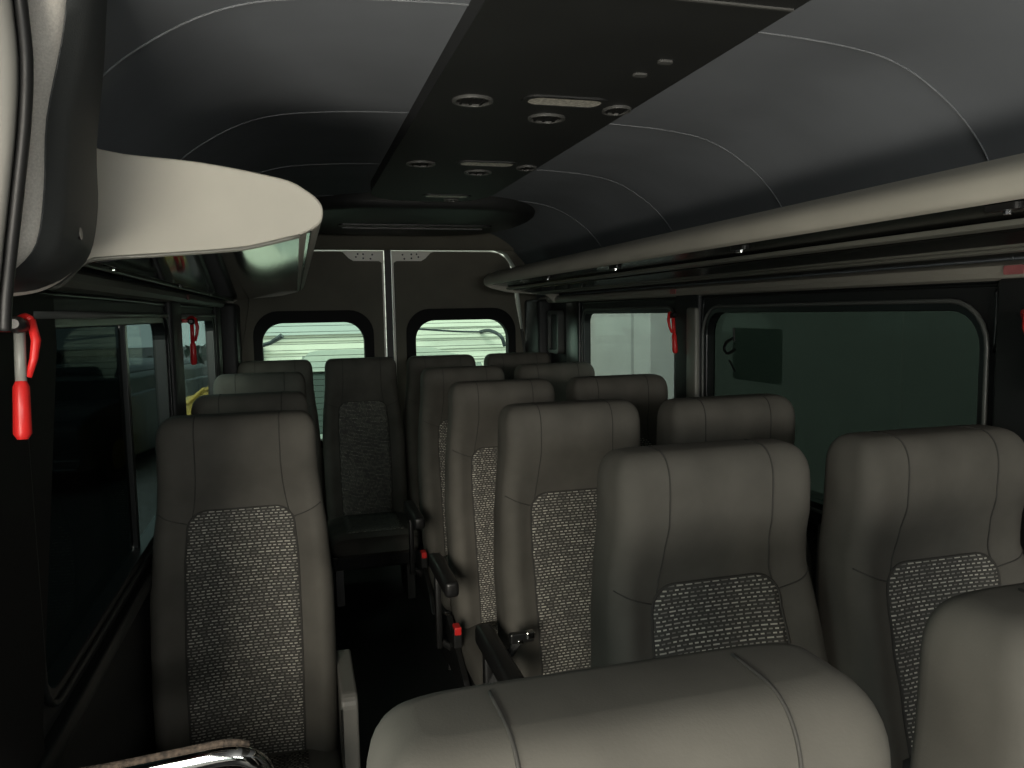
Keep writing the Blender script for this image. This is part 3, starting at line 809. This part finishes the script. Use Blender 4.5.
def car(x, y, rz, paint, label, L=4.4, W=1.84, H=1.66, s=1.0):
    t = thing('car', label, 'car', (x, y, GZ)); t.rotation_euler = (0, 0, rz); t.scale = (s,)*3
    side = [(-L/2, .42), (-L/2+.05, .85), (-L/2+.9, 1.02), (-.55, 1.06), (L/2-.1, 1.08), (L/2, .8), (L/2-.02, .4), (L/2-.3, .25), (-L/2+.2, .25)]
    side = [(p.x, p.y) for p in spline([(a, b, 0) for a, b in side+[side[0]]], 4)][:-1]
    autosmooth(bevel_mod(G().prism(side, -W/2, W/2, lambda u, v, a: (u, a, v)).build('body', paint, t), .06, 3), 50)
    def sec(u0, u1, z, w): return [(u0, -w, z), (u1, -w, z), (u1, w, z), (u0, w, z)]
    V = sec(-1.25, L/2-.12, 1.02, W/2-.05)+sec(-.95, L/2-.2, 1.25, W/2-.10)+sec(-.55, L/2-.42, H-.10, W/2-.19)
    F = [(0, 1, 5, 4), (1, 2, 6, 5), (2, 3, 7, 6), (3, 0, 4, 7), (4, 5, 9, 8), (5, 6, 10, 9), (6, 7, 11, 10), (7, 4, 8, 11), (0, 3, 2, 1), (8, 9, 10, 11)]
    bevel_mod(mesh('windows', V, F, M['carglass'], t), .03, 2)
    V = sec(-.62, L/2-.36, H-.115, W/2-.17)+sec(-.50, L/2-.5, H-.03, W/2-.24)+sec(-.2, L/2-.8, H, W/2-.36)
    F2 = F
    autosmooth(bevel_mod(mesh('roof', V, F2, paint, t), .03, 2), 50)
    for px in (-.62, .45, L/2-.42):
        for s2 in (-1, 1):
            G().tube([(px-.42*(px < -.5), s2*(W/2-.07), 1.03), (px, s2*(W/2-.20), H-.09)], .04, 6).build('pillar', paint, t)
    for px in (-L/2+.85, L/2-.8):
        for s2 in (-1, 1):
            w = G(); w.tube([(px, s2*(W/2-.2), .34), (px, s2*(W/2+.01), .34)], .34, 20)
            wh = w.build('wheel', M['tyre'], t)
            G().tube([(px, s2*(W/2), .34), (px, s2*(W/2+.02), .34)], .2, 14).build('hubcap', M['steel'], wh)
    return t
car(.36, 7.95, math.radians(88), M['carpaint'], 'large silver car parked close behind the bus, roof seen through the rear door windows', L=4.5, W=2.08, H=1.64)
car(-3.3, 12.2, math.radians(75), M['cardark'], 'dark car seen low through the left rear side window', H=1.42)
# hedge: bumpy leafy mass beyond the yard on the left
hd = G(); rnd = random.Random(2)
for k in range(1500):
    x = rnd.uniform(-15, -1.75); y = rnd.uniform(15.3, 16.6); z = GZ+rnd.uniform(0, 1.32+.16*math.sin(x*2.3)+.10*math.sin(x*7.1))
    a = rnd.uniform(.10, .24); n = Vector((rnd.uniform(-1, 1), rnd.uniform(-1, .2), rnd.uniform(-.3, 1))).normalized()
    p = n.orthogonal().normalized()*a; q = n.cross(p)
    c = Vector((x, y, z)); hd.add([c-p, c-q*.5, c+p, c+q*.5], [(0, 1, 2, 3)])
hd.box(-15, -1.9, 15.8, 16.3, GZ, GZ+1.05)
tag(hd.build('hedge', M['leaf']), 'dark hedge beyond the yard, seen through the left side windows', 'hedge')
pw = thing('utility_pole', 'thin pole with a wire above the hedge on the left', 'pole', (-3.9, 17.2, GZ))
G().tube([(0, 0, 0), (0, 0, 4.5)], .06, 8).build('pole', M['cardark'], pw)
G().tube([(0, 0, 2.15), (2.1, .2, 2.62)], .018, 6).build('wire', M['cardark'], pw)
yb = thing('skip_container', 'yellow skip container low in the left rear side window', 'container', (-1.83, 11.2, GZ))
g = G(); g.prism([(-.40, 0), (.55, 0), (.65, 1.15), (.12, 1.12), (-.06, .96), (-.22, .94)], -.6, .6, lambda u, v, a: (u, a, v))
bevel_mod(g.build('bin', M['yellow'], yb), .02)
G().tube([(-.22, -.6, .945), (-.06, -.6, .965), (.12, -.6, 1.125), (.65, -.6, 1.155)], .025, 8).build('rim', M['yellow'], yb)
ow = thing('boundary_wall', 'grey rendered wall close to the right side windows', 'wall', (5.0, 8, GZ))
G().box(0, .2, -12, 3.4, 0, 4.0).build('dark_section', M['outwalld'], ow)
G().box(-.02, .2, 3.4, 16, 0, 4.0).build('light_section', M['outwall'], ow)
for k in range(3): G().box(-.025, .0, -8+6*k, -7.9+6*k, 0, 4.0).build('joint', M['outwalld'], ow)

# ------------------------------------------------------------------ light
w = bpy.data.worlds.new('sky'); S.world = w; w.use_nodes = True
bg = w.node_tree.nodes['Background']; bg.inputs['Color'].default_value = (.84, 1.0, .93, 1); bg.inputs['Strength'].default_value = 1.3
def area(name, loc, target, sx, sy, power, color, spread=180):
    l = bpy.data.lights.new(name, 'AREA'); l.shape = 'RECTANGLE'; l.size = sx; l.size_y = sy; l.energy = power; l.color = color
    l.spread = math.radians(spread)
    o = bpy.data.objects.new(name, l); COL.objects.link(o); o.location = loc
    d = Vector(target)-Vector(loc); o.rotation_euler = d.to_track_quat('-Z', 'Y').to_euler()
    return o
PW = dict(door=480.0, wind=20.0, dash=25.0)
area('open_door_daylight', (-2.9, -5.0, 2.5), (.1, 1.0, 1.1), 2.2, 1.9, PW['door'], (1.0, .93, .80))
area('windscreen_daylight', (0, -1.69, 1.58), (0, 1.0, 1.35), 1.5, .28, PW['wind'], (1.0, .98, .93))
area('door_ground_fill', (-1.25, -.9, .70), (-.1, 1.0, 3.35), .8, .4, PW['dash'], (1.0, .945, .83), 92)  # added up-aimed fill lamp, standing in for light bounced off the ground

sl = bpy.data.lights.new('sun', 'SUN'); sl.energy = 2.2; sl.angle = math.radians(25); sl.color = (1.0, .98, .90)
so = bpy.data.objects.new('sun', sl); COL.objects.link(so); so.rotation_euler = Vector((.4, .55, -.73)).to_track_quat('-Z', 'Y').to_euler()

vs = S.view_settings
vs.view_transform = 'Standard'; vs.look = 'None'; vs.gamma = 1; vs.use_curve_mapping = False; vs.exposure = 0.0
S.cycles.max_bounces = 8; S.cycles.transparent_max_bounces = 12
S.cycles.use_denoising = True
